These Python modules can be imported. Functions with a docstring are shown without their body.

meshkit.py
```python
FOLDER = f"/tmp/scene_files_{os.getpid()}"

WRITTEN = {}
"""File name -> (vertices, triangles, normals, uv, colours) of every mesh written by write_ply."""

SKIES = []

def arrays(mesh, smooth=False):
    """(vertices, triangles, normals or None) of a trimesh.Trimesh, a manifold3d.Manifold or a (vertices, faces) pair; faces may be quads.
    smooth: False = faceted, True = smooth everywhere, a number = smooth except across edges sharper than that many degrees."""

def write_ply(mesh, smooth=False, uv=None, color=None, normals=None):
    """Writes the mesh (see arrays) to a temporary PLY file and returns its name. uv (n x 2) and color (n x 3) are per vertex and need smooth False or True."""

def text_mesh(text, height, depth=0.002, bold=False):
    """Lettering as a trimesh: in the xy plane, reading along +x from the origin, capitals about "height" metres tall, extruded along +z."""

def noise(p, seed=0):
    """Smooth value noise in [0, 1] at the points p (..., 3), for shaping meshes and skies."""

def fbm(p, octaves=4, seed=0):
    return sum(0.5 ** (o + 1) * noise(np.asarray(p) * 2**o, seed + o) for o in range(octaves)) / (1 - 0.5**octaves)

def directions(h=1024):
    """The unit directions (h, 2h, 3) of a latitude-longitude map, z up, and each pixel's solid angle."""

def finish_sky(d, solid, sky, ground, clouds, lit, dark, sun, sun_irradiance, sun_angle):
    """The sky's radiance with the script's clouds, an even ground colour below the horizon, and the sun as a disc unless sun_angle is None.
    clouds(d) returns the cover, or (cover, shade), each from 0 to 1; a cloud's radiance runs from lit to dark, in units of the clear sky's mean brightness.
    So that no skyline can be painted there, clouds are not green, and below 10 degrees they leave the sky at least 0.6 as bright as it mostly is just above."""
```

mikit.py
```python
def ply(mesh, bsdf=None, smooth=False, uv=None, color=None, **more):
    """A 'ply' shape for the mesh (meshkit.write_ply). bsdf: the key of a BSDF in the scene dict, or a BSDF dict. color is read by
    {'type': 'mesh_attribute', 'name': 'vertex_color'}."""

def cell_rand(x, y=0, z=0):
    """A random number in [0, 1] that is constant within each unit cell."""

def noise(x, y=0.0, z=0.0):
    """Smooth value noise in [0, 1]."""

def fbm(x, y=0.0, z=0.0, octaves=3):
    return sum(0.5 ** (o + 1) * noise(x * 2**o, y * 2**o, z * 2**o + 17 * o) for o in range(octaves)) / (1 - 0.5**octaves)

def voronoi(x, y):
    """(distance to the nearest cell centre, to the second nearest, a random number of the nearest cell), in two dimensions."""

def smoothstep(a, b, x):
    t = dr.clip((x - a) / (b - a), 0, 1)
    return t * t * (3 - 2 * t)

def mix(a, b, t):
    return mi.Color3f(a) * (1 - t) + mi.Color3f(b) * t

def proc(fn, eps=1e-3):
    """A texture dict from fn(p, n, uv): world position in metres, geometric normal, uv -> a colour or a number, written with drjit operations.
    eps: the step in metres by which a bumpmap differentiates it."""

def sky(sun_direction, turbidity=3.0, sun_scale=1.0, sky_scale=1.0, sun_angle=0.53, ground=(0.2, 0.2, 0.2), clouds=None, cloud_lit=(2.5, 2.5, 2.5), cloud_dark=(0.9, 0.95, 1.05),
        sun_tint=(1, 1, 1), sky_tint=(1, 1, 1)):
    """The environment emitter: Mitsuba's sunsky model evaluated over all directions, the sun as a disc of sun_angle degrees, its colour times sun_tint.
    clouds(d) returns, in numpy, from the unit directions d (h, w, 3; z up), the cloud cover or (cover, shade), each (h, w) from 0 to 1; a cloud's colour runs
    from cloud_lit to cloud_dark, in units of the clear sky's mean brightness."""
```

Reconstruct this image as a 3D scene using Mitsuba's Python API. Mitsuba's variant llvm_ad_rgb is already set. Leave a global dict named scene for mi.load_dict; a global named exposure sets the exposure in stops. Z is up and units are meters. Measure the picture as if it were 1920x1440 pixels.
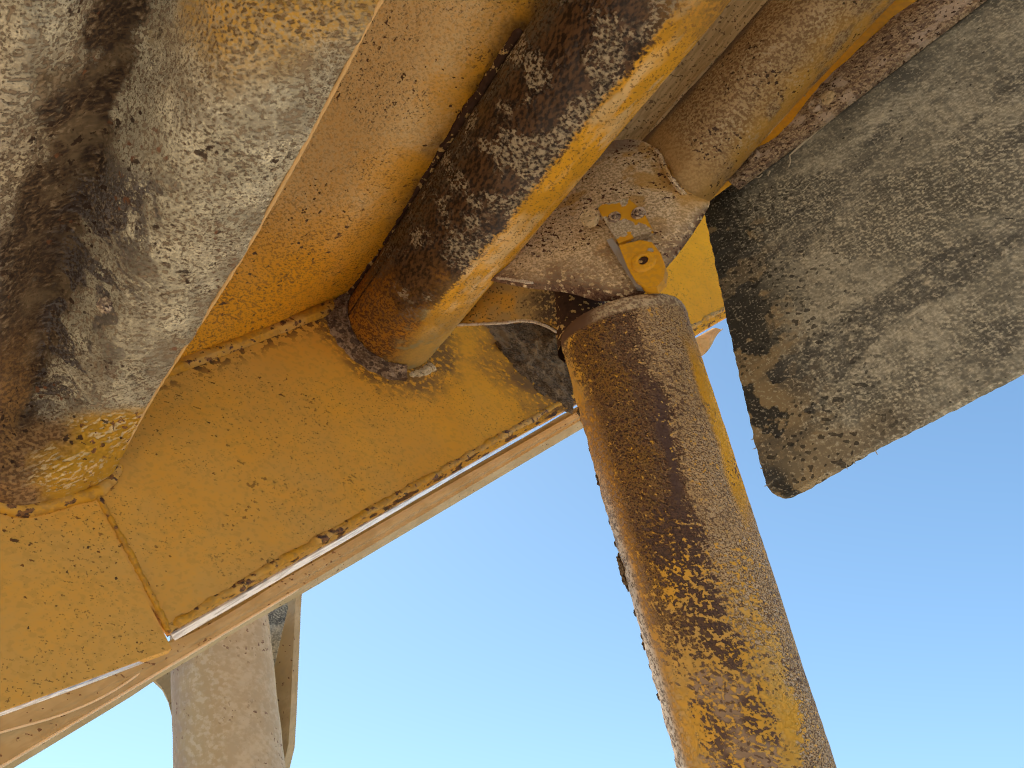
import math, numpy as np, trimesh, drjit as dr, mitsuba as mi, mikit, meshkit
from mikit import fbm, noise, smoothstep, mix, proc
from scipy.interpolate import PchipInterpolator
from shapely.geometry import Polygon

# ------------------------------------------------------------------ camera, sky, exposure
HFOV, PITCH, CAM = 60.0, math.radians(38.0), np.array([0.0, 0.0, 1.6])
FPX = 960 / math.tan(math.radians(HFOV / 2))
RT = np.array([1.0, 0, 0])
FW = np.array([0, math.cos(PITCH), math.sin(PITCH)])
UP = np.array([0, -math.sin(PITCH), math.cos(PITCH)])
scene, labels = {'type': 'scene'}, {}
T4 = mi.ScalarTransform4f
scene['camera'] = {'type': 'perspective', 'fov': HFOV, 'fov_axis': 'x', 'near_clip': 0.05, 'far_clip': 2000.0,
                   'to_world': T4().look_at(origin=CAM.tolist(), target=(CAM + FW).tolist(), up=UP.tolist())}
SUN = (-0.33, 0.46, 0.82)
scene['sky'] = mikit.sky(SUN, turbidity=2.8, sky_scale=.98, sky_tint=(.96, 1.05, .99), sun_tint=(1.0, .95, .86))
exposure = 2.58


# ------------------------------------------------------------------ survey: where things stand
def P(u, v, d):
    """The place d metres in front of the camera seen in direction (u, v) of the 1920 x 1440 photograph."""
    return CAM + d * (FW + (u - 960) / FPX * RT - (v - 720) / FPX * UP)


def cam_dir(x, y, z):
    w = x * RT - y * UP + z * FW
    return w / np.linalg.norm(w)


TD = cam_dir(.447, -.502, -.60)               # direction of the cross tubes, from the side plate towards the viewer
DD = cam_dir(.588, -.285, .757)               # direction of the long side plate and of the far rail
TN = TD - DD * (TD @ DD)
TN /= np.linalg.norm(TN)                      # normal of the side plate
VD = np.cross(DD, TN)                         # down along the side plate
if VD[2] > 0:
    VD = -VD


def plane(u, v, d, n):
    q = P(u, v, d)

    def hit(a, b, lift=0.0):
        r = P(a, b, 1.0) - CAM
        return CAM + r * (((q + n * lift) - CAM) @ n) / (r @ n)
    return hit


def depth(w):
    return (w - CAM) @ FW


SP = plane(735, 660, 2.0, TN)                 # the side plate's face


def dpl(u, v):
    return depth(SP(u, v))


HEAP, FOOT = [float(x) for x in SP(1030, 668)], [float(x) for x in SP(730, 618)]


# ------------------------------------------------------------------ materials
def fb(p, s, o=0.0, oc=3):
    """noise of about 1/s metres (finer for the small flecks), turned out of the world's axes"""
    s = s * 2.3 if s >= 40 else s
    x, y, z = .8 * p.x + .6 * p.y, -.48 * p.x + .64 * p.y + .6 * p.z, .36 * p.x - .48 * p.y + .8 * p.z
    return fbm(x * s + o, y * s + o * .71, z * s - o * .43, oc)


def net(p, s, o=0.0, oc=3):
    """0 to 1: high on the thin winding lines between cells"""
    return 1 - dr.clip(dr.abs(fb(p, s, o, oc) - .5) * 7, 0, 1)


def along(p, d):
    return p.x * float(d[0]) + p.y * float(d[1]) + p.z * float(d[2])


def st(p, sa, sb, sc, o=0.0, oc=3):
    """noise stretched in the frame (TD, DD, VD)"""
    sa, sb, sc = (k * 2.2 for k in (sa, sb, sc)) if max(sa, sb, sc) >= 40 else (sa, sb, sc)
    return fbm(along(p, TD) * sa + o, along(p, DD) * sb + o, along(p, VD) * sc - o, oc)


S = smoothstep
YEL, DUST, RUST, DARK = (.80, .355, .002), (.56, .355, .115), (.10, .042, .02), (.035, .022, .015)
CREAM, GREY, ORNG = (.56, .50, .34), (.20, .185, .15), (.34, .14, .025)


def side_col(p, n, uv):
    m, k = fb(p, 9, 3), fb(p, 60, 5, 4)
    c = mix((.75, .325, .001), YEL, S(.3, .7, m))
    dust = S(.45, .0, uv.x) * 1.0 + S(.5, 1.0, uv.y) * .16
    c = mix(c, DUST, dr.clip(dust * (.34 + .5 * fb(p, 14, 1) + .35 * (k - .4)), 0, .75))
    c = mix(c, (.40, .21, .02), .22 * S(.52, .66, k))
    zone = S(.42, .60, fb(p, 7, 9))
    spk = S(.70, .74, fb(p, 150, 2, 2)) * zone * .7
    spk2 = S(.635, .67, fb(p, 75, 21, 3)) * S(.62, .70, fb(p, 11, 19)) * .7
    big = S(.76, .78, fb(p, 50, 7, 3)) * S(.5, .6, fb(p, 6, 4))
    top = S(.10, .0, uv.y) * S(.5, .58, fb(p, 40, 8))
    low = S(.94, .985, uv.y) * S(.54, .62, st(p, 60, 26, 60, 2))
    chip = dr.maximum(dr.maximum(spk, spk2), dr.maximum(big, dr.maximum(top, low)))
    st1 = S(.30, .10, dr.norm(p - mi.Point3f(HEAP)) + .22 * (fb(p, 18, 13, 5) - .5))
    st2 = S(.205, .15, dr.norm(p - mi.Point3f(FOOT)) + .09 * (fb(p, 26, 15, 4) - .5))
    c = mix(c, (.075, .05, .032), dr.maximum(st1 * .85, st2 * .7) * S(.34, .52, k + .1 * st1))
    return mix(c, mix((.16, .065, .018), (.05, .028, .018), S(.4, .6, fb(p, 60, 6))), chip * .92)


def dish_col(p, n, uv):
    a, k, k2 = st(p, 9, 9, 9, 3), fb(p, 130, 7, 4), st(p, 110, 40, 110, 5, 4)
    dust = S(.92, .30, uv.x + .5 * (a - .5)) * S(.80, .5, uv.y + .35 * (fb(p, 12, 2) - .5))
    c = mix((.66, .305, .012), (.66, .455, .215), dr.clip(dust * (.25 + 1.3 * k2), 0, .92))
    c = mix(c, (.24, .11, .025), (.30 + .45 * S(.45, .95, uv.x + .3 * (fb(p, 18, 1) - .5))) * S(.50, .62, k))
    c = mix(c, (.66, .50, .30), .5 * dust * S(.56, .68, st(p, 150, 60, 150, 9, 4)))
    dash = S(.63, .68, st(p, 150, 55, 150, 1, 3)) * S(.40, .62, fb(p, 10, 8))
    blob = S(.70, .72, st(p, 70, 40, 70, 6, 4)) * S(.44, .55, fb(p, 7, 12))
    c = mix(c, mix((.13, .06, .025), (.05, .03, .02), k), dr.maximum(dash * .7, blob))
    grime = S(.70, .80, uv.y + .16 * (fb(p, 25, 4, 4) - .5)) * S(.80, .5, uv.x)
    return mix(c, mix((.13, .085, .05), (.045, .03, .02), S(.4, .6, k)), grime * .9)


def arm_col(p, n, uv):
    w = fb(p, 10, 3, 3) - .5
    u, v = uv.x + w * .16, uv.y + (fb(p, 13, 11, 3) - .5) * .22
    f1, f2, f3 = fb(p, 22, 1, 5), fb(p, 110, 2, 4), st(p, 130, 48, 130, 4, 4)
    vy = uv.y + (fb(p, 13, 11, 4) - .5) * .12
    valley = dr.clip((.085 + .13 * u - dr.abs(vy - .58 + .04 * u)) / (.075 + .08 * u), 0, 1)
    q = (vy - .60) * 6
    fing = S(.45, .515, fbm(u * 30 - q * q * 2.6 + w * 2, vy * 8 + w * 3, 3.3, 4)) * S(.26, .36, u) * S(.86, .76, u) * S(.90, .74, vy) * S(.55, .61, vy)
    mud = mix((.37, .325, .225), (.80, .725, .52), S(.34, .62, f2 * .45 + f3 * .55))
    mud = mix(mud, (.52, .40, .25), .55 * S(.54, .42, v) * S(.0, .3, u))
    mud = mix(mud, (.27, .225, .165), .55 * S(.46, .62, fb(p, 16, 31, 5)) * S(.62, .45, f2))
    under = mix((.085, .055, .036), (.22, .155, .095), S(.36, .64, f3))
    shed = S(.50, .58, f3 * .55 + f2 * .45 + .24 * (f1 - .5) + .16 * valley + .05 * S(.58, .45, vy) * S(.1, .4, u))
    c = mix(mud, under, shed * .9)
    c = mix(c, mix(mix((.055, .038, .028), (.14, .09, .052), S(.38, .62, f3)), (.23, .165, .095), .7 * S(.50, .66, fb(p, 17, 41, 5))), S(.30, .85, valley * 1.25 + 1.6 * (f1 - .5)) * S(0, .2, valley) * S(.70, .48, f3 - .12 * valley))  # valley darkened for mud stain and shade, both put into the colour
    c = mix(c, mix((.07, .052, .045), (.15, .13, .12), S(.42, .60, f3)), fing * S(.60, .50, f2 - .06) * .95)
    c = mix(c, (.12, .075, .04), .75 * S(.60, .65, fb(p, 150, 51, 3)) * S(.40, .55, fb(p, 14, 52, 3)))
    tr = S(.20, .06, u) * S(.66, .76, v)
    c = mix(c, mix(mix((.52, .29, .05), (.44, .30, .14), S(.42, .58, f2)), (.16, .085, .03), .8 * S(.56, .64, f3)), tr * .9)
    foot = S(.80, .86, u - .02 * S(.80, .70, v))
    fc = mix((.56, .30, .035), mix((.36, .21, .09), (.20, .11, .05), S(.4, .62, f2)), S(.82, .66, v + .25 * (f1 - .5)))
    fc = mix(fc, (.66, .52, .30), .7 * S(.53, .60, f3) * S(.6, .75, v) * S(.5, .6, f1 + .05))
    c = mix(c, fc, foot)
    c = mix(c, mix((.33, .18, .065), (.17, .095, .045), S(.4, .6, f2)), .9 * S(.58, .76, u) * S(.62, .54, v))
    pit = S(.66, .69, fb(p, 48, 8, 3)) * S(.42, .58, fb(p, 9, 6))
    return mix(c, mix((.05, .03, .02), (.22, .10, .05), S(.54, .64, fb(p, 20, 3))), pit * .9)


def tube_col(p, n, uv):
    x = dr.sin((uv.y - .5) * 2 * math.pi)
    s = uv.x                                                  # metres from the side plate
    f1, f2, f3 = fb(p, 22, 4, 5), fb(p, 100, 2, 4), st(p, 60, 90, 90, 7, 4)
    xx = x + (fb(p, 12, 3) - .5) * .5
    c = mix((.020, .010, .006), (.10, .050, .022), S(.36, .66, f3))
    c = mix(c, (.10, .085, .065), .7 * S(-.55, -.85, xx) * S(.42, .55, f2))
    mk = f1 + .22 * S(-.6, .7, xx) - .165 + .05 * S(.25, .5, s)
    mud = (.45 * S(.40, .52, mk) * S(.50, .62, f2) + S(.49, .57, mk) * S(.40, .60, f2 + .25 * (mk - .5))) * S(.22, .42, s + (f1 - .5) * .4)
    mud = dr.clip(mud, 0, 1)
    c = mix(c, mix((.19, .15, .10), (.47, .38, .25), S(.38, .62, f3 * .5 + f2 * .5)), mud * .85)
    end = S(.40, .16, s + (fb(p, 16, 9) - .5) * .25 + .1 * S(.2, -.7, x))
    ec = mix((.40, .17, .018), (.15, .065, .02), S(.43, .60, f2))
    ec = mix(ec, (.42, .28, .08), S(.15, .7, xx) * .8)
    ec = mix(ec, (.30, .26, .13), .8 * S(.53, .62, f1) * S(.1, .4, xx))
    c = mix(c, ec, end)
    lip = S(.43, .54, x + (f2 - .5) * .25 + .16 * (f1 - .5) + .08 * S(.6, .3, s))
    lc = mix((.70, .355, .02), (.72, .49, .21), S(.46, .7, st(p, 12, 39, 39, 5, 4)))
    lc = mix(lc, (.24, .11, .03), S(.62, .67, fb(p, 130, 5, 2)) * .7)
    c = mix(c, lc, lip * S(.12, .35, s))
    top = S(1.02, 1.18, s + .10 * x) * S(-.45, .2, xx)
    c = mix(c, mix((.42, .22, .05), (.2, .12, .05), S(.45, .55, f2)), top * .8)
    seam = S(.025, .010, dr.abs(x + .80)) * S(.75, .6, s)
    return mix(c, (.03, .018, .012), seam * S(.62, .5, f2))


def rib_col(p, n, uv):
    f1, f2, f3 = fb(p, 20, 4, 4), fb(p, 110, 2, 3), st(p, 30, 100, 100, 7, 3)
    y = uv.y + (fb(p, 14, 6) - .5) * .22
    c = mix((.23, .145, .072), (.46, .33, .18), S(.36, .64, f2))
    c = mix(c, (.64, .37, .07), S(.46, .70, y) * S(1.0, .80, y) * .85 * S(.40, .60, f1 + .1))
    c = mix(c, (.60, .44, .21), S(.84, .90, uv.y + .05 * (f1 - .5)) * .9)
    c = mix(c, (.50, .42, .30), .6 * S(.60, .68, f2) * S(.5, .6, f1))
    c = mix(c, (.48, .30, .11), S(.78, .95, uv.x) * .6)
    crease = S(.10, .02, uv.y + (f1 - .5) * .1)
    c = mix(c, (.12, .09, .075), crease * .8)
    pit = S(.66, .69, fb(p, 70, 8, 3)) * S(.42, .58, fb(p, 9, 6))
    return mix(c, (.06, .035, .025), pit)


def groove_col(p, n, uv):
    f2, f3 = fb(p, 90, 2, 3), st(p, 16, 90, 90, 7, 3)
    c = mix((.47, .35, .185), (.62, .48, .28), S(.35, .65, f3))
    return mix(c, (.15, .10, .06), .8 * S(.64, .68, f2))


def gusset_col(p, n, uv):
    f1, f2, f3 = fb(p, 18, 4, 4), fb(p, 120, 2, 3), fb(p, 60, 9, 3)
    c = mix((.46, .34, .19), (.76, .62, .41), S(.36, .64, f2))
    c = mix(c, (.50, .29, .06), .75 * S(.52, .62, f1) * S(.9, .3, uv.y))
    c = mix(c, (.53, .29, .05), .8 * S(.74, .84, uv.x + .1 * (f1 - .5)) * S(.75, .35, uv.y))
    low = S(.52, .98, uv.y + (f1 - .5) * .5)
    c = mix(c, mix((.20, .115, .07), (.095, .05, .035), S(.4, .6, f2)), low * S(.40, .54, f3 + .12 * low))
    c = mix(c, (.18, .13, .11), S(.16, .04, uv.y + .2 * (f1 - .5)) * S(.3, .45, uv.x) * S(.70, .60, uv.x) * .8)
    chip = S(.645, .67, fb(p, 80, 8, 2)) * S(.42, .52, fb(p, 12, 3))
    return mix(c, (.09, .045, .03), chip)


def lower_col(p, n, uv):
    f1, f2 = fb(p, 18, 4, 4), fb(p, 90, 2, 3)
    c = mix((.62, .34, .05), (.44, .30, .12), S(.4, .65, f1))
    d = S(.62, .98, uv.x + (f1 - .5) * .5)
    c = mix(c, (.07, .045, .03), d * S(.32, .5, f2))  # right end darkened to paint the shade of the recess
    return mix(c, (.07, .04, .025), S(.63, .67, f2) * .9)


def post_col(p, n, uv):
    ph = (uv.y - .5) * 2 * math.pi
    x, s = dr.sin(ph), uv.x
    f1, f2, f3, f4 = fb(p, 15, 4, 5), fb(p, 125, 2, 4), fb(p, 56, 9, 5), fb(p, 210, 5, 3)
    wx, ws = fb(p, 9, 6, 5) - .5, fb(p, 8, 8, 5) - .5
    xw, sw = x + wx * .8, s + ws * .35
    g = .5 * f3 + .5 * f2
    yel = mix((.62, .325, .035), (.57, .34, .08), S(.35, .65, f1 * .6 + f3 * .4))
    rust = mix((.15, .068, .028), (.040, .020, .012), S(.38, .60, f4))
    dusty = mix((.50, .335, .165), (.14, .078, .036), S(.41, .57, f4 * .6 + f2 * .4))
    dusty = mix(dusty, (.66, .50, .32), .6 * S(.57, .66, f2))
    # brown dust on the right, thinning out downwards
    dz = S(-.30, .05, xw) * S(.74, .40, sw)
    c = mix(yel, dusty, S(.48, .56, g + .22 * dz - .06) * S(0, .3, dz))
    c = mix(c, (.40, .26, .12), .30 * S(.8, .4, sw) * S(.40, .60, f1))
    dz2 = S(.55, .85, xw + .12 * (s - .5)) * S(.36, .5, s)
    c = mix(c, dusty, S(.50, .56, g + .24 * dz2 - .08) * S(0, .3, dz2))
    clean = S(.74, .84, x + .25 * wx + .1 * (f2 - .5)) * S(.06, .16, s) * S(.46, .36, s + .1 * wx)
    c = mix(c, (.66, .325, .010), clean)
    # rust left of the centre with a net of paint left standing
    cover = S(-1.05, -.70, xw) * S(.50, .05, xw) * S(.74, .36, sw)
    c = mix(c, rust, S(.48, .54, g + .30 * cover - .13) * S(0, .35, cover) * (1 - .65 * net(p, 90, 3, 3) * (1 - .5 * cover)))
    streak = S(.16, .03, dr.abs(xw - .10 + .25 * (s - .3))) * S(.10, .22, s) * S(.52, .36, s)
    c = mix(c, (.085, .05, .042), streak * S(.44, .52, g + .1 * streak) * .9)
    pat = S(.55, .12, dr.abs(xw + .14)) * S(.28, .40, sw) * S(.78, .56, sw)
    c = mix(c, mix((.105, .055, .038), (.05, .03, .024), S(.4, .6, f4)), S(.50, .53, g + .16 * pat - .115) * S(0, .3, pat) * .92)
    pat2 = S(.55, .15, dr.abs(xw + .12)) * S(.62, .72, sw) * S(1.1, .95, sw)
    c = mix(c, mix((.10, .055, .04), (.32, .21, .13), S(.48, .58, f1)), S(.50, .54, g + .3 * (f1 - .5) + .10 * pat2 - .06) * S(0, .3, pat2))
    spk = S(.60, .64, fb(p, 75, 14, 3)) * S(.46, .58, f1)
    c = mix(c, (.11, .06, .035), spk * .85)
    left = S(-.60, -.85, x) * S(.1, .2, s)
    c = mix(c, mix((.54, .27, .045), (.40, .25, .14), S(.45, .58, g)), left * .7)
    crust = S(-.80, -.93, x + .1 * wx) * S(.22, .4, s)
    c = mix(c, mix((.60, .54, .46), (.16, .12, .09), S(.50, .57, g)), crust * .9)  # rough crust, with the sunlit strip of the left edge painted in pale
    cap = S(.034, .028, s + .004 * (f3 - .5))
    cc = mix((.54, .42, .26), (.25, .165, .095), S(.40, .6, f2 * .6 + f3 * .4))
    cc = mix(cc, (.13, .07, .04), S(-.05, -.6, xw))
    return mix(c, cc, cap)


def flap_col(p, n, uv):
    f1, f2, f3, f4 = fb(p, 5, 4, 5), fb(p, 120, 2, 4), fb(p, 40, 9, 5), fb(p, 13, 1, 4)
    c = mix((.18, .175, .14), (.54, .51, .39), S(.32, .68, f2 * .35 + f3 * .35 + f4 * .30))
    c = mix(c, (.085, .083, .07), .85 * S(.48, .62, f1 * .7 + f4 * .3) * S(.72, .40, f2) * .85)
    c = mix(c, (.095, .095, .085), S(.14, .0, uv.y + (f4 - .5) * .15) * .75)
    e = S(.17, .03, uv.x + (f3 - .5) * .14)
    ec = mix((.27, .205, .11), (.032, .031, .028), S(.47, .51, fb(p, 22, 23, 5) + .10 * S(.8, .2, uv.y)))
    c = mix(c, ec, e * .93)
    dk = S(.26, .05, uv.x + .2 * (f4 - .5)) * S(.30, .42, uv.y) * S(.70, .5, uv.y)
    c = mix(c, (.045, .043, .037), dk * S(.40, .58, f3) * .7)
    sm = S(.54, .66, st(p, 5, 14, 14, 12, 4)) * S(.10, .2, uv.y)
    c = mix(c, (.075, .075, .07), sm * .72 * S(.80, .36, f2 * .5 + f3 * .5))
    corner = S(.30, .12, uv.x) * S(.86, .95, uv.y)
    c = mix(c, (.34, .275, .165), corner * .55 * S(.35, .5, f4))
    dot = S(.70, .72, fb(p, 62, 7, 1)) * S(.36, .14, uv.x) * S(.42, .55, f4)
    dot2 = S(.93, .94, fb(p, 50, 17, 1))
    c = mix(c, (.62, .57, .44), .35 * S(.60, .68, f2))
    return mix(c, (.024, .024, .022), dr.maximum(dot, dot2) * .75)


def clamp_col(p, n, uv):
    f1, f2, f3 = fb(p, 30, 4, 4), fb(p, 140, 2, 3), fb(p, 70, 9, 3)
    c = mix((.25, .175, .11), (.50, .39, .26), S(.4, .6, f2))
    c = mix(c, (.15, .10, .075), .8 * S(.52, .60, f3))
    c = mix(c, (.56, .46, .36), .7 * S(.60, .68, f1))
    return mix(c, (.06, .035, .025), S(.65, .68, fb(p, 80, 8, 3)))


def far_col(p, n, uv):
    f1, f2, f3 = fb(p, 14, 4, 4), fb(p, 60, 2, 3), st(p, 60, 12, 60, 7, 4)
    c = mix((.43, .36, .215), (.37, .30, .165), S(.38, .62, f1))
    c = mix(c, (.34, .27, .15), .4 * S(.50, .62, f3))
    return mix(c, (.15, .09, .05), S(.72, .75, fb(p, 42, 8, 3)) * S(.48, .58, fb(p, 6, 3)))


def farpost_col(p, n, uv):
    x = dr.sin((uv.y - .5) * 2 * math.pi)
    f1, f2 = fb(p, 18, 4, 5), fb(p, 42, 2, 5)
    c = mix((.49, .43, .295), (.41, .345, .22), S(.36, .64, f2 * .6 + f1 * .4))
    c = mix(c, (.40, .315, .17), .7 * S(.30, -.25, x + (f1 - .5) * .9) * S(.38, .62, f2 + .05))
    c = mix(c, (.27, .20, .16), .65 * S(-.55, -.9, x + (f1 - .5) * .5))
    spot = S(.68, .71, fb(p, 46, 8, 3)) * S(.48, .58, fb(p, 7, 2))
    return mix(c, (.16, .10, .065), spot * .9)


def weld_col(p, n, uv):
    f1, f2 = fb(p, 40, 4, 4), fb(p, 130, 2, 3)
    f3 = fbm(uv.x * 9, uv.y * 9 + 2 * fb(p, 20, 3), 4.5, 4)
    c = mix((.10, .06, .036), (.38, .27, .18), S(.36, .66, f2 * .3 + f1 * .2 + f3 * .5))
    return mix(c, (.045, .027, .02), .8 * S(.52, .60, f1))


def bead_col(p, n, uv):
    f1, f2 = fb(p, 60, 4, 4), fb(p, 20, 2, 4)
    c = mix((.54, .27, .02), (.42, .215, .03), S(.4, .62, f1))
    c = mix(c, DUST, .5 * S(.42, .62, f2))
    return mix(c, mix((.20, .09, .03), (.06, .032, .02), S(.4, .6, fb(p, 110, 1, 2))), S(.575, .62, .6 * fb(p, 44, 8, 4) + .4 * f2 + .01))


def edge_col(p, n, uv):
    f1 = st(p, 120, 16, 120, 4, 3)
    return mix((.78, .76, .74), (.50, .47, .44), S(.45, .65, f1))  # pale colour stands in for the glint on plate edges


def grime_col(p, n, uv):
    f1, f2 = fb(p, 30, 4, 5), fb(p, 160, 2, 4)
    c = mix((.055, .038, .024), (.22, .155, .095), S(.36, .66, f2 * .6 + f1 * .4))
    return mix(c, (.24, .165, .09), .6 * S(.54, .66, f1))


def bracket_col(p, n, uv):
    f1, f2 = fb(p, 26, 4, 4), fb(p, 120, 2, 3)
    return mix((.60, .305, .02), mix((.50, .43, .30), (.33, .26, .17), S(.4, .6, f2)), S(.505, .52, f1))


def ground_col(p, n, uv):
    c = mix((.40, .375, .33), (.33, .31, .27), S(.35, .65, fb(p, .25, 1, 4)))
    return mix(c, (.26, .23, .19), .6 * S(.52, .62, fb(p, 6, 4, 3)))


def mat(name, fn, rough, bump=None, scale=.001, eps=.0008, **kw):
    base = {'type': 'principled', 'base_color': proc(fn), 'roughness': rough, **kw}
    if bump is not None:
        base = {'type': 'bumpmap', 'arbitrary': proc(bump, eps=eps), 'scale': scale, 'bsdf': base}
    scene['mat_' + name] = {'type': 'twosided', 'bsdf': base}
    return 'mat_' + name


def b_fine(p, n, uv):
    return fb(p, 120, 2, 3) + .8 * fb(p, 40, 3, 2)


def b_arm(p, n, uv):
    return 1.3 * S(.58, .46, st(p, 130, 48, 130, 4, 4) * .55 + fb(p, 110, 2, 4) * .45 + .34 * (fb(p, 22, 1, 5) - .5)) + 1.2 * fb(p, 55, 3, 3)


def b_tube(p, n, uv):
    return S(.44, .56, fb(p, 22, 4, 5)) * S(.42, .58, fb(p, 100, 2, 4)) + .5 * fb(p, 60, 3, 3)


def b_post(p, n, uv):
    g = .5 * fb(p, 56, 9, 5) + .5 * fb(p, 125, 2, 4)
    return .9 * S(.53, .47, g) + .7 * fb(p, 110, 3, 3)


def b_soft(p, n, uv):
    return fb(p, 22, 2, 3)


SIDE = mat('side', side_col, .55, b_soft, .002, .003, specular=.12)
DISH = mat('dish', dish_col, .6, b_fine, .0012, specular=.2)
ARM = mat('arm', arm_col, .9, b_arm, .0032, specular=.06)
TUBE = mat('tube', tube_col, .38, b_tube, .003, specular=.3)
RIB = mat('rib', rib_col, .65, b_fine, .0018, specular=.15)
GROOVE = mat('groove', groove_col, .7, b_fine, .0012, specular=.15)
GUSSET = mat('gusset', gusset_col, .65, b_fine, .0024, specular=.25)
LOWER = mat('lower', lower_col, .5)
POST = mat('post', post_col, .62, b_post, .002, specular=.25)
FLAP = mat('flap', flap_col, .9, b_fine, .002, specular=.1)
CLAMP = mat('clamp', clamp_col, .8, b_fine, .003)
FAR = mat('far', far_col, .7, specular=.15)
FARPOST = mat('farpost', farpost_col, .7, b_soft, .004, .003, specular=.15)
WELD = mat('weld', weld_col, .75, b_fine, .004, specular=.1)
BEAD = mat('bead', bead_col, .55, specular=.25)
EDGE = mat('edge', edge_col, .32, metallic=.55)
GRIME = mat('grime', grime_col, .9, b_fine, .004, specular=.1)
BRACKET = mat('bracket', bracket_col, .45)
GROUND = mat('ground', ground_col, .95)
scene['mat_trim'] = {'type': 'twosided', 'bsdf': {'type': 'principled', 'base_color': {'type': 'rgb', 'value': (.62, .53, .37)}, 'roughness': .5}}
scene['mat_rim'] = {'type': 'twosided', 'bsdf': {'type': 'principled', 'base_color': {'type': 'rgb', 'value': (.60, .37, .14)}, 'roughness': .5}}
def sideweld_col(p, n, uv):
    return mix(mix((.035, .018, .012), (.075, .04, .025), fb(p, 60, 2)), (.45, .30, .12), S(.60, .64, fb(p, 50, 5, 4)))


mat('sideweld', sideweld_col, .8, specular=.1)  # dark weld rust; recess parts reuse it as painted shade
scene['mat_rope'] = {'type': 'twosided', 'bsdf': {'type': 'diffuse', 'reflectance': {'type': 'rgb', 'value': (.52, .46, .34)}}}
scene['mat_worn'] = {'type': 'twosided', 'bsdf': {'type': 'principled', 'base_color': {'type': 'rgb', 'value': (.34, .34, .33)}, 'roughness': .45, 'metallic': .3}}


# ------------------------------------------------------------------ mesh helpers
def add(key, mesh, m, smooth=True, uv=None, label=None):
    k, i = key, 0
    while k in scene:
        i += 1
        k = f'{key}_{i:03d}'
    scene[k] = mikit.ply(mesh, m, smooth=smooth, uv=uv)
    if label:
        labels[k] = {'label': label}
    return k


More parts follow.
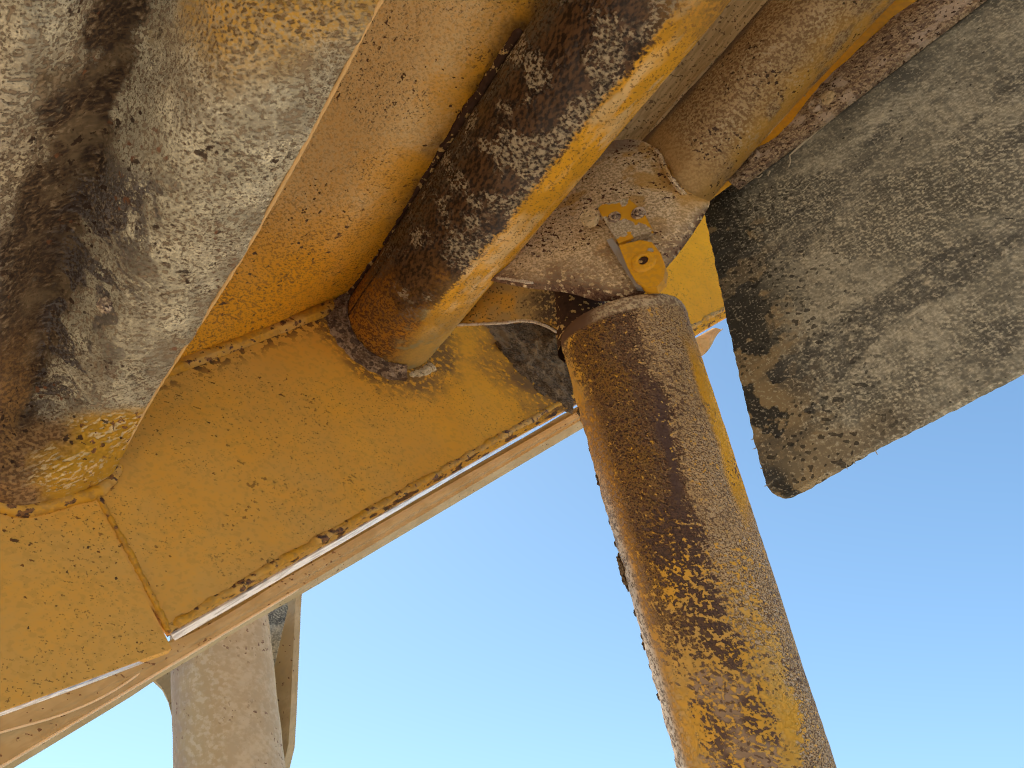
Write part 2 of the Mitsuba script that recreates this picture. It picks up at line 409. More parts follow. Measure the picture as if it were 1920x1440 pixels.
def rail(pts, m=60):
    """(u, v, d) triples, or world points, resampled as a smooth curve"""
    w = np.array([q if isinstance(q, np.ndarray) else P(*q) for q in pts])
    t = np.r_[0, np.cumsum(np.linalg.norm(np.diff(w, axis=0), axis=1))]
    return PchipInterpolator(t / t[-1], w, axis=0)(np.linspace(0, 1, m))


def loft(rails, m=60, n=30, thick=.012, disp=None, at=None):
    """A skin through the rails (each running along), n steps across, with a back and four edges. Returns mesh, uv."""
    r = np.array([q if isinstance(q, np.ndarray) and q.ndim == 2 else rail(q, m) for q in rails])
    if at is None:
        c = np.r_[0, np.cumsum(np.linalg.norm(np.diff(r, axis=0), axis=2).mean(1))]
        at = c / c[-1]
    g = PchipInterpolator(at, r, axis=0)(np.linspace(0, 1, n)) if len(r) > 2 else r[0] + (r[1] - r[0]) * np.linspace(0, 1, n)[:, None, None]
    nn, mm = g.shape[:2]
    nor = np.cross(np.gradient(g, axis=0), np.gradient(g, axis=1))
    nor /= np.linalg.norm(nor, axis=2, keepdims=True) + 1e-12
    flip = ((CAM - g) * nor).sum(2).mean() < 0
    if flip:
        nor = -nor
    back = g - nor * thick
    if disp is not None:
        g = g + nor * disp(g)[..., None]
    vv, uu = np.meshgrid(np.linspace(0, 1, nn), np.linspace(0, 1, mm), indexing='ij')
    uv = np.stack([uu, vv], -1)
    idx = np.arange(nn * mm).reshape(nn, mm)
    q = np.stack([idx[:-1, :-1], idx[:-1, 1:], idx[1:, 1:], idx[1:, :-1]], -1).reshape(-1, 4)
    f = np.vstack([q[:, [0, 1, 2]], q[:, [0, 2, 3]]])
    if not flip:
        f = f[:, ::-1]
    V, F, U = [g.reshape(-1, 3), back.reshape(-1, 3)], [f, f[:, ::-1] + nn * mm], [uv.reshape(-1, 2)] * 2
    base = 2 * nn * mm
    for sel in (np.s_[0], np.s_[-1], np.s_[:, 0], np.s_[:, -1]):
        a, b, u = g[sel], back[sel], uv[sel]
        k = len(a)
        j = np.arange(k - 1)
        V += [a, b]
        U += [u, u]
        F.append(np.vstack([np.c_[j, j + 1, j + k], np.c_[j + 1, j + k + 1, j + k]]) + base)
        base += 2 * k
    return trimesh.Trimesh(np.vstack(V), np.vstack(F), process=False), np.vstack(U)


def frame_of(axis, ref):
    axis = axis / np.linalg.norm(axis)
    a = ref - axis * (ref @ axis)
    a /= np.linalg.norm(a)
    b = np.cross(axis, a)
    if b @ RT < 0:
        b = -b
    return axis, a, b


def cyl(a, b, prof, ns=120, nphi=160, disp=None, span=(-math.pi, math.pi), closed=True):
    """Round bar from a to b. prof(s) = radius s metres from a. uv: s, and the angle about the axis (0.5 faces the viewer, more is to the right)."""
    L = np.linalg.norm(b - a)
    ax, e1, e2 = frame_of(b - a, CAM - (a + b) / 2)
    s = prof[0] if isinstance(prof, tuple) else np.linspace(0, L, ns)
    r = prof[1] if isinstance(prof, tuple) else np.full(len(s), prof)
    ph = np.linspace(span[0], span[1], nphi)
    S_, PH = np.meshgrid(s, ph, indexing='ij')
    R_ = np.broadcast_to(r[:, None], S_.shape)
    dirs = np.cos(PH)[..., None] * e1 + np.sin(PH)[..., None] * e2
    g = a + S_[..., None] * ax + R_[..., None] * dirs
    if disp is not None:
        g = g + dirs * disp(g, S_, PH)[..., None]
    if closed:
        g[:, -1] = g[:, 0]
    n, m = g.shape[:2]
    idx = np.arange(n * m).reshape(n, m)
    q = np.stack([idx[:-1, :-1], idx[:-1, 1:], idx[1:, 1:], idx[1:, :-1]], -1).reshape(-1, 4)
    f = np.vstack([q[:, [0, 1, 2]], q[:, [0, 2, 3]]])
    uv = np.stack([S_, PH / (2 * math.pi) + .5], -1).reshape(-1, 2)
    mesh = trimesh.Trimesh(g.reshape(-1, 3), f, process=False)
    tri = mesh.triangles
    nrm = np.cross(tri[:, 1] - tri[:, 0], tri[:, 2] - tri[:, 0])
    mid = tri.mean(1)
    rad = mid - a - ((mid - a) @ ax)[:, None] * ax
    if (nrm * rad).sum() < 0:
        mesh.faces = mesh.faces[:, ::-1]
    return mesh, uv


def bead(pts, r, m=80, sides=10, rough=.3, seed=0, flat=None, freq=120):
    """An uneven round bead along a curve"""
    c = rail(pts, m)
    t = np.gradient(c, axis=0)
    t /= np.linalg.norm(t, axis=1, keepdims=True)
    ref = flat if flat is not None else np.array([.3, .2, .9])
    a = np.cross(t, ref)
    a /= np.linalg.norm(a, axis=1, keepdims=True)
    b = np.cross(t, a)
    ang = np.arange(sides) * 2 * np.pi / sides
    d = np.cos(ang)[None, :, None] * a[:, None] + np.sin(ang)[None, :, None] * b[:, None]
    rr = r * (1 + rough * 2 * (meshkit.fbm((c[:, None] + d * r) * freq, 3, seed) - .5))
    taper = np.minimum(1, np.minimum(np.arange(m), np.arange(m)[::-1]) / 2 + .3)
    v = c[:, None] + d * (rr * taper[:, None])[..., None]
    i, j = np.meshgrid(np.arange(m - 1), np.arange(sides), indexing='ij')
    q = np.stack([i * sides + j, i * sides + (j + 1) % sides, (i + 1) * sides + (j + 1) % sides, (i + 1) * sides + j], -1).reshape(-1, 4)
    f = np.vstack([q[:, [0, 1, 2]], q[:, [0, 2, 3]]])
    vs = np.vstack([v.reshape(-1, 3), c[:1], c[-1:]])
    k = m * sides
    e = np.arange(sides)
    f = np.vstack([f, np.c_[e, np.full(sides, k), (e + 1) % sides], np.c_[(m - 1) * sides + e, (m - 1) * sides + (e + 1) % sides, np.full(sides, k + 1)]])
    mesh = trimesh.Trimesh(vs, f, process=False)
    mesh.fix_normals()
    return mesh


def to_frame(mesh, o, x, y, z):
    M = np.eye(4)
    M[:3, :3] = np.c_[x, y, z]
    M[:3, 3] = o
    mesh = mesh.copy()
    mesh.apply_transform(M)
    return mesh


def slab(pix, hit, n, thick, jitter=0.0, seed=0, bevel=0.0):
    """A plate cut to the outline (photo directions met with its own plane), its face on the plane, its thickness behind"""
    w = np.array([hit(*q) for q in pix])
    x = np.cross(n, [0, 0, 1.0])
    x /= np.linalg.norm(x)
    y = np.cross(n, x)
    o = w[0]
    xy = np.c_[(w - o) @ x, (w - o) @ y]
    if jitter:
        poly = Polygon(xy).exterior
        L = poly.length
        k = int(L / .004)
        xy = np.array([poly.interpolate(i * L / k).coords[0] for i in range(k)])
        q = np.c_[xy, np.zeros(k)]
        xy = xy + jitter * 2 * np.c_[meshkit.fbm(q * 90, 3, seed) - .5, meshkit.fbm(q * 90, 3, seed + 9) - .5]
    m = trimesh.creation.extrude_polygon(Polygon(xy).buffer(0), thick, engine='earcut')
    nz = n if n @ (CAM - o) > 0 else -n
    return to_frame(m, o - nz * thick, x, y, nz) if np.cross(x, y) @ nz > 0 else to_frame(m, o, x, y, -nz)


def lump(c, r, n, seed, squash=.6, rough=.5, sub=3, freq=3.0):
    m = trimesh.creation.icosphere(subdivisions=sub, radius=1.0)
    v = m.vertices
    v = v * (1 + rough * 2 * (meshkit.fbm(v * freq + seed * 7.3, 4, seed) - .5))[:, None]
    x = np.cross(n, [.2, .1, .9])
    x /= np.linalg.norm(x)
    y = np.cross(n, x)
    return trimesh.Trimesh(c + r * (v[:, :1] * x + v[:, 1:2] * y + v[:, 2:] * squash * n), m.faces, process=False)


def fit_plane(pts):
    w = np.array(pts)
    c = w.mean(0)
    n = np.linalg.svd(w - c)[2][2]
    n = n if n @ (CAM - c) > 0 else -n

    def hit(a, b, lift=0.0):
        r = P(a, b, 1.0) - CAM
        return CAM + r * (((c + n * lift) - CAM) @ n) / (r @ n)
    return hit, n


# ------------------------------------------------------------------ ground
g = trimesh.creation.box((1200, 1200, .2))
g.apply_translation((0, 200, -.1))
add('ground', g, GROUND, smooth=False)
labels['ground'] = {'label': 'pale dusty yard ground under the machine', 'category': 'ground', 'kind': 'structure'}

# ------------------------------------------------------------------ the welded frame
FR = 'machine_frame'
labels[FR] = {'label': 'weathered yellow welded steel machine frame seen from below, with caked mud, rust and tubes', 'category': 'machine frame'}

# long side plate right of the seam, and the lower plate left of it
top_line = lambda x: 712 - .3875 * (x - 300)
m, uv = loft([rail([SP(x, top_line(x)) for x in (40, 400, 800, 1150, 1500)], 120),
              rail([SP(x, y) for x, y in ((320, 1186), (566, 1046), (812, 908), (1060, 768), (1500, 512))], 120)], n=50, thick=.018)
add(FR + '__side_plate', m, SIDE, uv=uv, label='long plain yellow side plate with small rust chips')
m, uv = loft([rail([SP(x, y, .001) for x, y in ((-420, 1010), (-150, 830), (66, 706))], 60),
              rail([SP(x, y, .001) for x, y in ((-420, 1486), (0, 1334), (322, 1216))], 60)], n=30, thick=.02)
uv2 = uv * np.array([.05, .6]) + np.array([0, .25])
add(FR + '__end_plate', m, SIDE, uv=uv2, label='dusty yellow plate at the lower left beyond the weld seam')
SPK = FR + '__side_plate'
add(SPK + '__weld_seam', bead([SP(u, v, .001) for u, v in ((176, 916), (205, 968), (243, 1036), (278, 1105), (318, 1186))], .0048, m=120, rough=.7, seed=4), BEAD)
add(SPK + '__weld_bead', bead([SP(u, v, -.004) for u, v in ((322, 1174), (560, 1034), (812, 892), (1060, 750), (1480, 508))], .0085, m=500, sides=12, rough=.8, seed=5, freq=38), BEAD, label='rusty weld bead along the lower edge')
# bright glint and sky gap under the plate, painted as a pale strip
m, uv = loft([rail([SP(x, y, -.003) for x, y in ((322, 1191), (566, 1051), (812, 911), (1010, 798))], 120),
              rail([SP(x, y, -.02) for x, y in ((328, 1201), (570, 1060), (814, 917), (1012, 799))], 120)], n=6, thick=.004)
add(SPK + '__glint_edge', m, EDGE, uv=uv, label='pale strip painted for the bright glint under the side plate')
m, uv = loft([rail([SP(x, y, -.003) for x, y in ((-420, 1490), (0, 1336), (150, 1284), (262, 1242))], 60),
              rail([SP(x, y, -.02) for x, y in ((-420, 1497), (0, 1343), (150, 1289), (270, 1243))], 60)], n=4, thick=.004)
add(FR + '__end_plate__glint_edge', m, EDGE, uv=uv)  # highlight under the end plate painted as a pale strip
# flange along the top of the side plate
def flg(g_):
    return .005 * (meshkit.fbm(g_ * 60, 3, 3) - .5)
m, uv = loft([rail([SP(x, top_line(x) - 30, .004) for x in (60, 250, 400, 640)], 100),
              rail([SP(x, top_line(x) - 12, .016) for x in (60, 250, 400, 640)], 100),
              rail([SP(x, top_line(x) + 2, .002) for x in (60, 250, 400, 640)], 100)], n=24, thick=.01, disp=flg)
add(SPK + '__top_flange', m, BEAD, uv=uv, label='chipped rusty flange along the top of the side plate')

# dished plate between the muddy arm and the round tube
def lowpt(x):
    return (x, 668 - .36 * (x - 355), dpl(x, 668 - .36 * (x - 355)) - .01)
m, uv = loft([[(470, -90, 1.50), (330, 250, 1.66), lowpt(120)],
              [(790, -90, 1.40), (600, 260, 1.60), lowpt(380)],
              [(930, -90, 1.38), (720, 280, 1.58), lowpt(500)],
              [(1040, -90, 1.42), (985, 40, 1.47), (800, 320, 1.68), lowpt(650)],
              [(1250, -90, 1.44), (1170, 40, 1.50), (960, 320, 1.77), (770, 585, 2.06)]], m=120, n=60, thick=.02)
add(FR + '__dished_plate', m, DISH, uv=uv, label='dusty orange dished plate between the muddy arm and the round tube')

# muddy arm
def arm_disp(g_):
    a = meshkit.fbm(g_ * 14, 3, 2) - .5
    b = meshkit.fbm(g_ * 60, 3, 5) - .5
    return .014 * a + .0045 * b
B = lambda u, v, k=0.0: (u, v, dpl(u, v) - k)
arm_rails = [[(-420, -90, .98), (-420, 400, 1.15), B(-400, 800, .12), B(-260, 960)],
             [(70, -90, .88), (-10, 200, .97), (-60, 450, 1.08), B(-80, 760, .17), B(-90, 900, .06), B(-80, 938)],
             [(290, -90, 1.02), (235, 150, 1.11), (165, 350, 1.20), (105, 560, 1.30), B(50, 780, .07), B(20, 900, .06), B(28, 956)],
             [(500, -90, .945), (410, 150, 1.015), (335, 350, 1.11), (250, 560, 1.245), B(165, 780, .12), B(130, 890, .07), B(118, 938)],
             [(775, -90, .96), (715, 0, 1.0), (640, 143, 1.07), (545, 320, 1.16), (430, 520, 1.29), (300, 722, 1.43), B(232, 842, .05), B(205, 898, .012), B(178, 920)]]
m, uv = loft(arm_rails, m=330, n=260, thick=.016, disp=arm_disp)
ARMK = add(FR + '__muddy_arm', m, ARM, uv=uv, label='large bulging arm caked in pale cracked mud, nearest the viewer')
e = [P(*q) for q in arm_rails[-1][:7]]
add(ARMK + '__edge_rim', bead(e, .0028, m=160, rough=.4, seed=3), 'mat_rim', label='thin bare orange rim on the right edge of the muddy arm')
add(ARMK + '__weld_bead', bead([SP(u, v, .004) for u, v in ((-120, 930), (-40, 940), (30, 956), (75, 953), (120, 940), (180, 922), (206, 900), (219, 870))], .0115, m=150, sides=14, rough=.35, seed=8, freq=70), BEAD, label='pale fat weld bead round the foot of the muddy arm')
add(ARMK + '__mud_nub', lump(P(196, 572, 1.235), .010, -FW, 3, .8, .6), CLAMP)

# round cross tube
E0 = SP(730, 618)
E1 = P(1190, 0, 1.35)
TA = (E1 - E0) / np.linalg.norm(E1 - E0)
def tube_disp(g_, s, ph):
    return .0022 * (meshkit.fbm(g_ * 40, 3, 2) - .5) + .004 * (meshkit.fbm(g_ * 9, 2, 6) - .5)
m, uv = cyl(E0 - TA * .03, E0 + TA * 1.7, .113, ns=260, nphi=200, disp=tube_disp)
TK = add(FR + '__cross_tube', m, TUBE, uv=uv, label='round cross tube blackened by grease with patches of dried mud and a clean yellow right side')
ax, e1, e2 = frame_of(TA, CAM - E0)
ring = lambda deg, r, lift=0.0: E0 + (math.cos(math.radians(deg)) * e1 + math.sin(math.radians(deg)) * e2) * r + TA * lift
arcs = [rail([ring(dg, r, l) for dg in np.linspace(-94, 42, 14) for r in [.1145 + k * (.55 + .45 * math.sin(math.pi * min(1, (dg + 98) / 160)))]], 160) for k, l in ((0, .036), (.009, .034), (.026, .027), (.044, .012), (.056, -.004))]
m, uv = loft(arcs, n=40, thick=.01, disp=lambda g_: .017 * (meshkit.fbm(g_ * 48, 4, 11) - .45))
add(TK + '__weld_collar', m, WELD, uv=uv, label='lumpy grey brown weld collar round the foot of the cross tube')
add(TK + '__backing_tab', bead([ring(dg, .128, .0) for dg in np.linspace(36, 84, 6)], .014, m=50, sides=12, rough=.3, seed=12), GROOVE, label='pale bare tab at the foot of the cross tube')

add(TK + '__side_weld', bead([ring(-84, .119, l) for l in np.linspace(.03, .80, 9)], .0085, m=200, sides=12, rough=.6, seed=21, freq=60), 'mat_sideweld', label='dark rusty weld line along the left side of the cross tube')
# groove and corner rib right of the tube
m, uv = loft([[(1290, -90, 1.60), (1050, 300, 1.84), (1010, 380, 1.90)], [(1400, -90, 1.56), (1300, 60, 1.68), (1170, 275, 1.84), (1120, 350, 1.88)],
              [(1515, -90, 1.52), (1440, 0, 1.58), (1200, 268, 1.80), (1180, 300, 1.82)]], m=60, n=20, thick=.012)
add(FR + '__groove_strip', m, GROOVE, uv=uv, label='narrow dusty tan channel between the cross tube and the corner rib')
m, uv = loft([[(1515, -90, 1.52), (1440, 0, 1.58), (1200, 268, 1.80)],
              [(1570, -90, 1.42), (1490, 0, 1.48), (1236, 298, 1.72)],
              [(1640, -90, 1.37), (1555, 0, 1.44), (1262, 340, 1.675)],
              [(1715, -90, 1.38), (1628, 0, 1.455), (1296, 370, 1.67)],
              [(1765, -90, 1.44), (1675, 0, 1.52), (1326, 376, 1.70)],
              [(1765, -90, 1.52), (1675, 0, 1.60), (1330, 374, 1.78)]], m=110, n=60, thick=.01, disp=lambda g_: .003 * (meshkit.fbm(g_ * 30, 3, 4) - .5))
RK = add(FR + '__corner_rib', m, RIB, uv=uv, label='rounded corner rib covered in brown dust right of the cross tube')
add(RK + '__weld_bead', bead([(1192, 276, 1.79), (1236, 290, 1.715), (1256, 332, 1.67), (1290, 368, 1.66), (1322, 380, 1.67)], .0045, m=70, rough=.5, seed=14), GUSSET)

# gusset plate
gt = [(900, 470, 1.86), (1020, 370, 1.84), (1130, 270, 1.81), (1195, 262, 1.77), (1246, 296, 1.715), (1270, 340, 1.675), (1322, 378, 1.66)]
gb = [(926, 516, 1.755), (1000, 530, 1.69), (1080, 540, 1.64), (1150, 555, 1.60), (1205, 548, 1.585), (1252, 500, 1.60), (1324, 396, 1.655)]
ra, rb = rail(gt, 80), rail(gb, 80)
mid = (ra + rb) / 2 + TN * .012
m, uv = loft([ra, mid, rb, rb - TN * .02 - np.array([0, 0, -.004])], n=40, thick=.012, at=[0, .47, .93, 1], disp=lambda g_: .003 * (meshkit.fbm(g_ * 35, 3, 7) - .5))
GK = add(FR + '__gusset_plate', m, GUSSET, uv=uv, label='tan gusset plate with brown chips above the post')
add(GK + '__glint_edge', bead([(930, 521, 1.752), (965, 525, 1.72), (1000, 531, 1.69)], .003, m=30, rough=.5, seed=15), EDGE)  # edge glint painted as a pale bead
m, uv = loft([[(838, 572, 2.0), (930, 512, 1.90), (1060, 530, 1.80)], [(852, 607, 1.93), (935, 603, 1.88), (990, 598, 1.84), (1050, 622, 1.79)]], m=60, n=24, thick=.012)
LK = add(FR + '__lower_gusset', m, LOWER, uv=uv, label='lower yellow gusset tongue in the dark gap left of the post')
add(LK + '__glint_edge', bead([(852, 609, 1.93), (935, 606, 1.878), (990, 602, 1.838), (1046, 624, 1.79)], .0032, m=60, rough=.4, seed=16), EDGE)  # glint along the tongue painted as a pale bead

# bolted bracket with its lug
BH, BN = fit_plane([P(1100, 400, 1.70), P(1200, 380, 1.655), P(1240, 500, 1.58), P(1180, 520, 1.585)])
BK = FR + '__bracket'
m = slab([(1118, 386), (1178, 372), (1206, 396), (1224, 432), (1160, 456), (1140, 424)], lambda a, b: BH(a, b, .016), BN, .014)
add(BK + '__upper_plate', m, BRACKET, smooth=False, label='upper bracket plate with chipped bright yellow paint')
arc = [(1160, 460), (1200, 450), (1222, 454), (1238, 474), (1247, 500), (1244, 524), (1230, 538), (1208, 538), (1190, 524), (1176, 500)]
m = slab(arc, lambda a, b: BH(a, b, .022), BN, .022)
add(BK + '__lug', m, 'mat_lug', smooth=False, label='rounded bright yellow lug with a hole')
def lug_col(p, n, uv):
    f = fb(p, 30, 14, 4)
    c = mix((.66, .335, .015), (.58, .30, .03), S(.4, .6, fb(p, 70, 2)))
    return mix(c, (.36, .33, .27), S(.70, .715, f))


mat('lug', lug_col, .5, specular=.3)
cx, cy = np.cross(BN, [0, 0, 1.0]), None
cx /= np.linalg.norm(cx)
cy = np.cross(BN, cx)
o = BH(1207, 490, .022)
def lathe(prof, seg=40):
    return trimesh.creation.revolve(np.array(prof, float), sections=seg)
m = lathe([(.009, 0), (.009, .004), (.012, .0055), (.020, .004), (.023, 0)])
add(BK + '__hole_collar', to_frame(m, o, cx, cy, BN), 'mat_lug', smooth=30)
m = lathe([(0, 0), (.0088, 0), (.0088, .0018), (0, .0018)])
add(BK + '__hole_shade', to_frame(m, o, cx, cy, BN), 'mat_sideweld', smooth=30)  # dark disc paints the shade inside the lug hole
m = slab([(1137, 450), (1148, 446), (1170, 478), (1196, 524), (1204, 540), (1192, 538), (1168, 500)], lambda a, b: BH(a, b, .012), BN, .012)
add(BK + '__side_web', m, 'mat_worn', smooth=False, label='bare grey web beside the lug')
for u, v, r in ((1152, 408, .0125), (1197, 400, .0135)):
    m = lathe([(0, .006), (r * .45, .0068), (r * .55, .003), (r * .75, .0042), (r, .002), (r, -.004), (0, -.004)])
    add(BK + '__bolt', to_frame(m, BH(u, v, .016), cx, cy, BN), CLAMP, smooth=35)
hexa = trimesh.creation.cylinder(radius=.0175, height=.018, sections=6)
hexa.vertices += .002 * (meshkit.noise(hexa.vertices * 200, 3) - .5)[:, None]
add(FR + '__hex_bolt', to_frame(hexa, BH(1106, 409, .020), cx, cy, BN), GROOVE, smooth=False, label='crusted hexagonal bolt head on the gusset plate')

# dried mud on the side plate beside the post
def heap():
    a = np.linspace(0, 1, 90)
    top = rail([SP(u, v, .002) for u, v in ((890, 596), (960, 606), (1060, 600))], 90)
    bot = rail([SP(u, v, .002) for u, v in ((935, 650), (1020, 742), (1075, 775))], 90)
    def dz(g_):
        n_, m_ = g_.shape[:2]
        k = np.sin(np.pi * np.linspace(0.06, .97, n_))[:, None] ** .6 * np.minimum(1, np.linspace(0, 3, m_))[None]
        return k * (  .06 * np.clip(meshkit.fbm(g_ * 30, 4, 3) - .40, 0, 1) + .016 * (meshkit.fbm(g_ * 130, 2, 4) - .5) + .008) - .004 - .018 * (1 - k) * np.clip(meshkit.fbm(g_ * 45, 3, 8) - .35, 0, 1)
    return loft([top, (top + bot) / 2, bot], n=80, thick=.003, disp=dz)
m, uv = heap()
add(FR + '__dried_mud', m, GRIME, uv=uv, label='dark crumbly mud packed in the corner left of the post')

# backing strip right of the rib, and an unseen deck added above to block sky and sun
m, uv = loft([[(1740, -90, 1.50), (1660, 0, 1.59), (1318, 372, 1.80)], [(1930, -70, 1.46), (1850, -15, 1.52), (1345, 372, 1.81)]], m=60, n=16, thick=.012)
add(FR + '__backing_strip', m, 'mat_lug', uv=uv, label='yellow strip between the corner rib and the rubber flap')
wa = [SP(x, top_line(x) - 8, -.03) for x in (-700, 1480)]
wl = np.array([wa[0], wa[1], wa[1] - VD * .40, wa[0] - VD * .40])
wl = trimesh.convex.convex_hull(np.vstack([wl, wl - TN * .02]))
add(FR + '__blocker_wall', wl, BEAD, smooth=False)  # unseen wall added to stop sun coming through the slot below the deck
dk = SP(735, 560) - VD * .34
c = np.array([dk + DD * a + TN * b for a, b in ((-1.9, -.05), (.9, -.05), (.75, 2.3), (-1.9, 2.3))])
deck = trimesh.Trimesh(np.vstack([c, c - VD * .03]), np.array([[0, 1, 2], [0, 2, 3], [4, 6, 5], [4, 7, 6], [0, 4, 5], [0, 5, 1], [1, 5, 6], [1, 6, 2], [2, 6, 7], [2, 7, 3], [3, 7, 4], [3, 4, 0]]), process=False)
deck.fix_normals()
add(FR + '__blocker_deck', deck, BEAD, smooth=False)

# ------------------------------------------------------------------ the post
PO = 'support_post'
labels[PO] = {'label': 'thick round yellow steel post with rust patches and brown dust, standing under the gusset', 'category': 'post'}
P0, P1 = P(1163, 597, 1.66), P(1418, 1440, 1.425)
PA = (P1 - P0) / np.linalg.norm(P1 - P0)
LP = P0[2] / -PA[2]
s1 = np.array([0, 0, .001, .003, .007, .012, .018, .026, .030, .033, .036, .040])
r1 = np.array([.001, .100, .104, .109, .1140, .1175, .1195, .1205, .1210, .1205, .1190, .1195])
s_all = np.r_[s1, np.linspace(.044, 1.0, 260), np.linspace(1.05, LP + .1, 40)]
r_all = np.r_[r1, np.full(300, .1197)]
def post_disp(g_, s, ph):
    k = np.clip(s / .04, 0, 1)
    fl = .0016 * (meshkit.fbm(g_ * 70, 3, 2) - .5)
    left = np.exp(-((ph + 1.62) / .30) ** 2) * np.clip((s - .05) / .1, 0, 1)
    return k * (fl + .003 * (meshkit.fbm(g_ * 8, 2, 6) - .5) + left * (.012 * np.clip(meshkit.fbm(g_ * 32, 4, 9) - .46, 0, 1)))
m, uv = cyl(P0, P0 + PA * (LP + .1), (s_all, r_all), nphi=300, disp=post_disp)
add(PO + '__tube', m, POST, uv=uv)
pax, pe1, pe2 = frame_of(PA, CAM - (P0 + P1) / 2)
pax, pe1, pe2 = frame_of(PA, CAM - (P0 + P0 + PA * (LP + .1)) / 2)
crust = []
rng = np.random.default_rng(5)
for s, r in ((.155, .008), (.17, .006), (.225, .005), (.275, .007), (.285, .009), (.31, .005), (.36, .006), (.40, .007), (.43, .012), (.445, .015), (.46, .013), (.475, .008), (.52, .006), (.56, .005), (.575, .007), (.61, .005), (.66, .006), (.70, .005), (.76, .006)):
    ph = math.radians(-87 + rng.uniform(-5, 4))
    dr_ = math.cos(ph) * pe1 + math.sin(ph) * pe2
    lm = lump(P0 + PA * s + dr_ * .1195, r, dr_, int(s * 1000), .55, .8, 3, 2.6)
    crust.append(lm)
add(PO + '__mud_crust', trimesh.util.concatenate(crust), GRIME, label='crumbs of dried mud along the left side of the post')
labels[PO + '__mud_crust']['kind'] = 'stuff'
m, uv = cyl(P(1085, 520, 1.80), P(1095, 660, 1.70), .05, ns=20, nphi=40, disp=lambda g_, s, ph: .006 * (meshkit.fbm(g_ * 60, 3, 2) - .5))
wb = slab([(1020, 480), (1160, 500), (1160, 600), (1050, 610)], lambda a, b: SP(a, b, .10), TN, .012)  # added plate: hides the sky gap, coloured dark as recess shade
add(FR + '__shade_plate', wb, 'mat_sideweld', smooth=False, label='added dark plate painted as the shade in the gap behind the gusset')
add(PO + '__pin_boss', m, 'mat_sideweld', uv=uv, label='rusty pin boss in the gap above the post, darkened with painted shade')  # rusty boss, its colour darkened to paint the shade of the gap

# ------------------------------------------------------------------ rubber flap with its clamp strip
FL = 'mud_flap'
labels[FL] = {'label': 'grey worn rubber mud flap with frayed edges hanging right of the post', 'category': 'mud flap'}
fd = cam_dir(1.248, -.915, -1.0)
fn = np.cross(fd, [0, 0, 1.0])
fn /= np.linalg.norm(fn)
if fn @ (CAM - P(1500, 500, 1.7)) < 0:
    fn = -fn
FP = plane(1320, 388, 1.80, fn)
out = [(1318, 386), (1372, 346), (1500, 250), (1660, 128), (1832, -2), (1960, -100), (2120, 590), (1920, 690), (1800, 752), (1640, 834), (1500, 915), (1478, 927), (1462, 930), (1448, 925), (1438, 910), (1425, 870), (1400, 765), (1365, 610), (1340, 490)]
m = slab(out, FP, fn, .014, jitter=.0022, seed=4)
w = m.vertices
cam = w - CAM
zz = cam @ FW
px, py = None, None
o_ = FP(1318, 386)
ud = (w - o_) @ fd
vd = (o_ - w)[:, 2] + ((w - o_) @ fd) * fd[2]
uv = np.c_[ud / .9, np.clip((vd + .0) / .70, -1, 2)]
add(FL + '__rubber_sheet', m, FLAP, smooth=False, uv=uv)
lift = lambda u, v, k: FP(u, v, k)
inner = rail([lift(u, v, .016) for u, v in ((1356, 330), (1412, 282), (1450, 262), (1530, 168), (1600, 100), (1720, -10), (1810, -90))], 200)
outer = rail([lift(u, v, .016) for u, v in ((1380, 352), (1440, 306), (1500, 262), (1590, 190), (1690, 112), (1830, 4), (1950, -90))], 200)
m, uv = loft([inner, (inner + outer) / 2 + fn * .004, outer], n=40, thick=.012, disp=lambda g_: .008 * (meshkit.fbm(g_ * 45, 4, 7) - .5))
CK = add(FL + '__clamp_strip', m, CLAMP, uv=uv, label='mud crusted clamp strip holding the top of the flap')
fx = np.cross(fn, [0, 0, 1.0])
fx /= np.linalg.norm(fx)
fy = np.cross(fn, fx)
for u, v, r in ((1415, 294, .0125), (1530, 200, .0145)):
    m = lathe([(0, .003), (r * .40, .0035), (r * .45, .008), (r * .85, .009), (r, .006), (r, -.004), (0, -.004)])
    add(CK + '__bolt', to_frame(m, lift(u, v, .020), fx, fy, fn), CLAMP, smooth=40)
add(CK + '__mud_lump', lump(lift(1552, 184, .020), .014, fn, 9, .6, .6), GROOVE)
threads = [[(1602, 186), (1560, 222), (1520, 256), (1480, 292)], [(1480, 290), (1482, 302), (1478, 314)], [(1444, 320), (1440, 330)], [(1430, 326), (1424, 332), (1415, 330)]]
for i, t in enumerate(threads):
    add(FL + '__thread', bead([lift(u, v, .003) for u, v in t], .0022 if i == 0 else .0014, m=24, sides=6, rough=.5, seed=i), 'mat_rope', label='loose pale cord along the top of the flap' if i == 0 else None)
for u, v, du, dv in ((1640, 838, 6, 15), (1600, 860, 4, 10), (1586, 868, 3, 12), (1560, 882, -2, 5), (1665, 825, 2, 5), (1728, 790, 3, 8), (1822, 742, 3, 7), (1440, 908, -8, 4), (1431, 880, -6, -3), (1418, 840, -7, 2), (1413, 822, -5, 3), (1836, 735, 1, 4)):
    q = FP(u, v - 3, -.006), FP(u + du * .3, v + dv * .5, -.006), FP(u + du, v + dv, -.004)
    add(FL + '__frayed_thread', bead(list(q), .0008, m=8, sides=5, rough=.2), 'mat_rope')

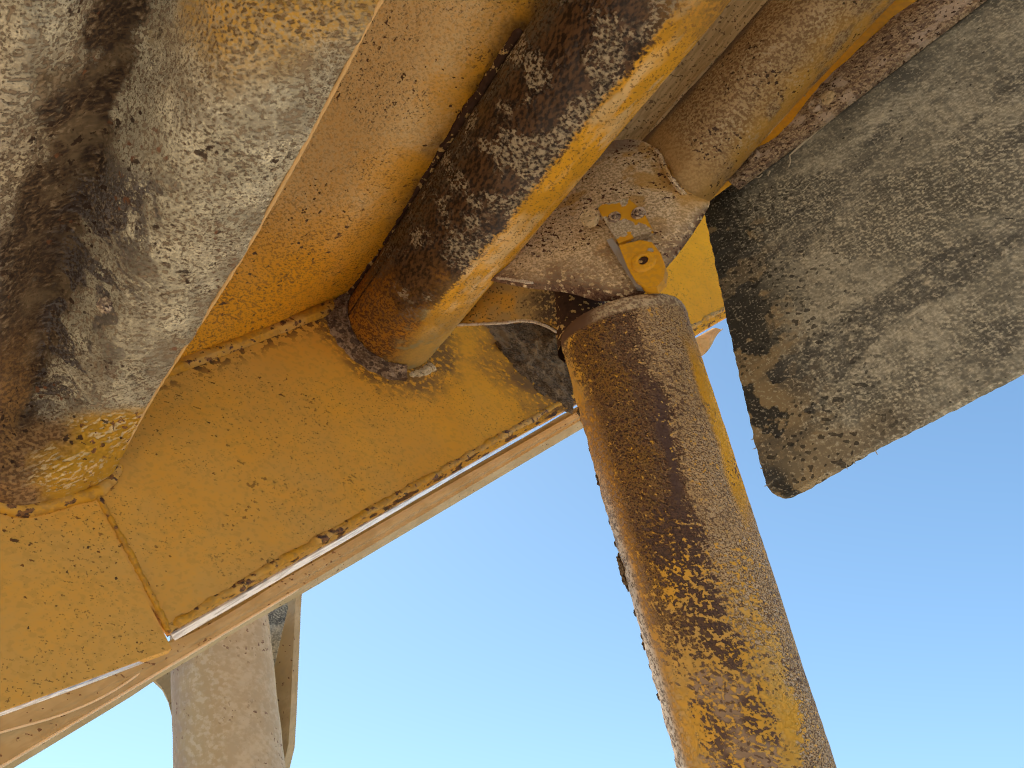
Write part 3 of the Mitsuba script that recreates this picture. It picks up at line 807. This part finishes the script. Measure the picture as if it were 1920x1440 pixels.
# ------------------------------------------------------------------ far rail and far post
FRL = 'far_rail'
labels[FRL] = {'label': 'long tan steel rail running behind the yellow side plate', 'category': 'rail'}
RP = plane(540, 1116, 2.12, TN)
low = lambda x: 1440 - .598 * x
xs = (-300, 0, 200, 320, 560, 800, 1075, 1240, 1300, 1325, 1342)
hx, hy = (-300, 0, 200, 320, 566, 812, 1060, 1342), (190, 130, 80, 44, 35, 29, 21, 17)
m, uv = loft([rail([RP(x, low(x) - np.interp(x, hx, hy)) for x in xs], 160), rail([RP(x, low(x) - .42 * np.interp(x, hx, hy), .0) for x in xs], 160), rail([RP(x, low(x) - .39 * np.interp(x, hx, hy), -.002) for x in xs], 160),
              rail([RP(x, low(x) - np.interp(x, (1290, 1338), (1, 14)), -.002) for x in xs], 160)], n=40, thick=.04, at=[0, .58, .62, 1])
add(FRL + '__web', m, FAR, uv=uv)
add(FRL + '__lip', bead([RP(x, low(x) - 1, -.003) for x in (-300, 0, 200, 400, 560)], .003, m=80, rough=.15, seed=2), 'mat_trim', label='thin lip along the lower edge of the far rail, its sunlit rim painted pale')  # pale colour paints the sunlit rim of the rail
add(FRL + '__strap', bead([RP(x, y, .01) for x, y in ((-150, 1425), (0, 1374), (110, 1342), (190, 1308), (262, 1262))],  .0022, m=60, rough=.2, seed=3), 'mat_trim', label='thin pale strap on the far rail at lower left')
FPO = 'far_post'
labels[FPO] = {'label': 'pale tan round post with rust spots at lower left, under the far rail', 'category': 'post'}
Q0, Q1 = P(410, 1136, 2.67), P(431, 1440, 2.33)
QA = (Q1 - Q0) / np.linalg.norm(Q1 - Q0)
LQ = Q0[2] / -QA[2]
m, uv = cyl(Q0, Q0 + QA * (LQ + .1), .139, ns=160, nphi=120, disp=lambda g_, s, ph: .004 * (meshkit.fbm(g_ * 20, 3, 2) - .5))
add(FPO + '__tube', m, FARPOST, uv=uv)
H1, N1 = fit_plane([P(290, 1200, 2.62), P(330, 1400, 2.42), P(420, 1300, 2.55)])
m = slab([(262, 1268), (286, 1272), (303, 1288), (315, 1312), (323, 1345), (327, 1395), (328, 1470), (400, 1470), (400, 1200), (330, 1215)], H1, N1, .02)
add(FPO + '__curved_web', m, FAR, smooth=False, uv=np.full((len(m.vertices), 2), .2), label='thin curved web left of the far post')
H2, N2 = fit_plane([P(480, 1100, 2.87), P(555, 1100, 2.80), P(520, 1440, 2.44)])
m = slab([(534, 1098), (557, 1092), (554, 1130), (545, 1330), (541, 1395), (531, 1436), (528, 1560), (500, 1560), (470, 1500), (500, 1310), (540, 1140)], H2, N2, .03)
add(FPO + '__side_flange', m, FAR, smooth=False, uv=np.full((len(m.vertices), 2), .5), label='flat cream flange plate right of the far post')
m = slab([(455, 1130), (542, 1096), (540, 1140), (503, 1290), (470, 1290)], lambda a, b: H2(a, b, -.05), N2, .03)
add(FPO + '__rubber_web', m, FLAP, smooth=False, uv=np.full((len(m.vertices), 2), .5), label='grey dark web between far post and its flange')
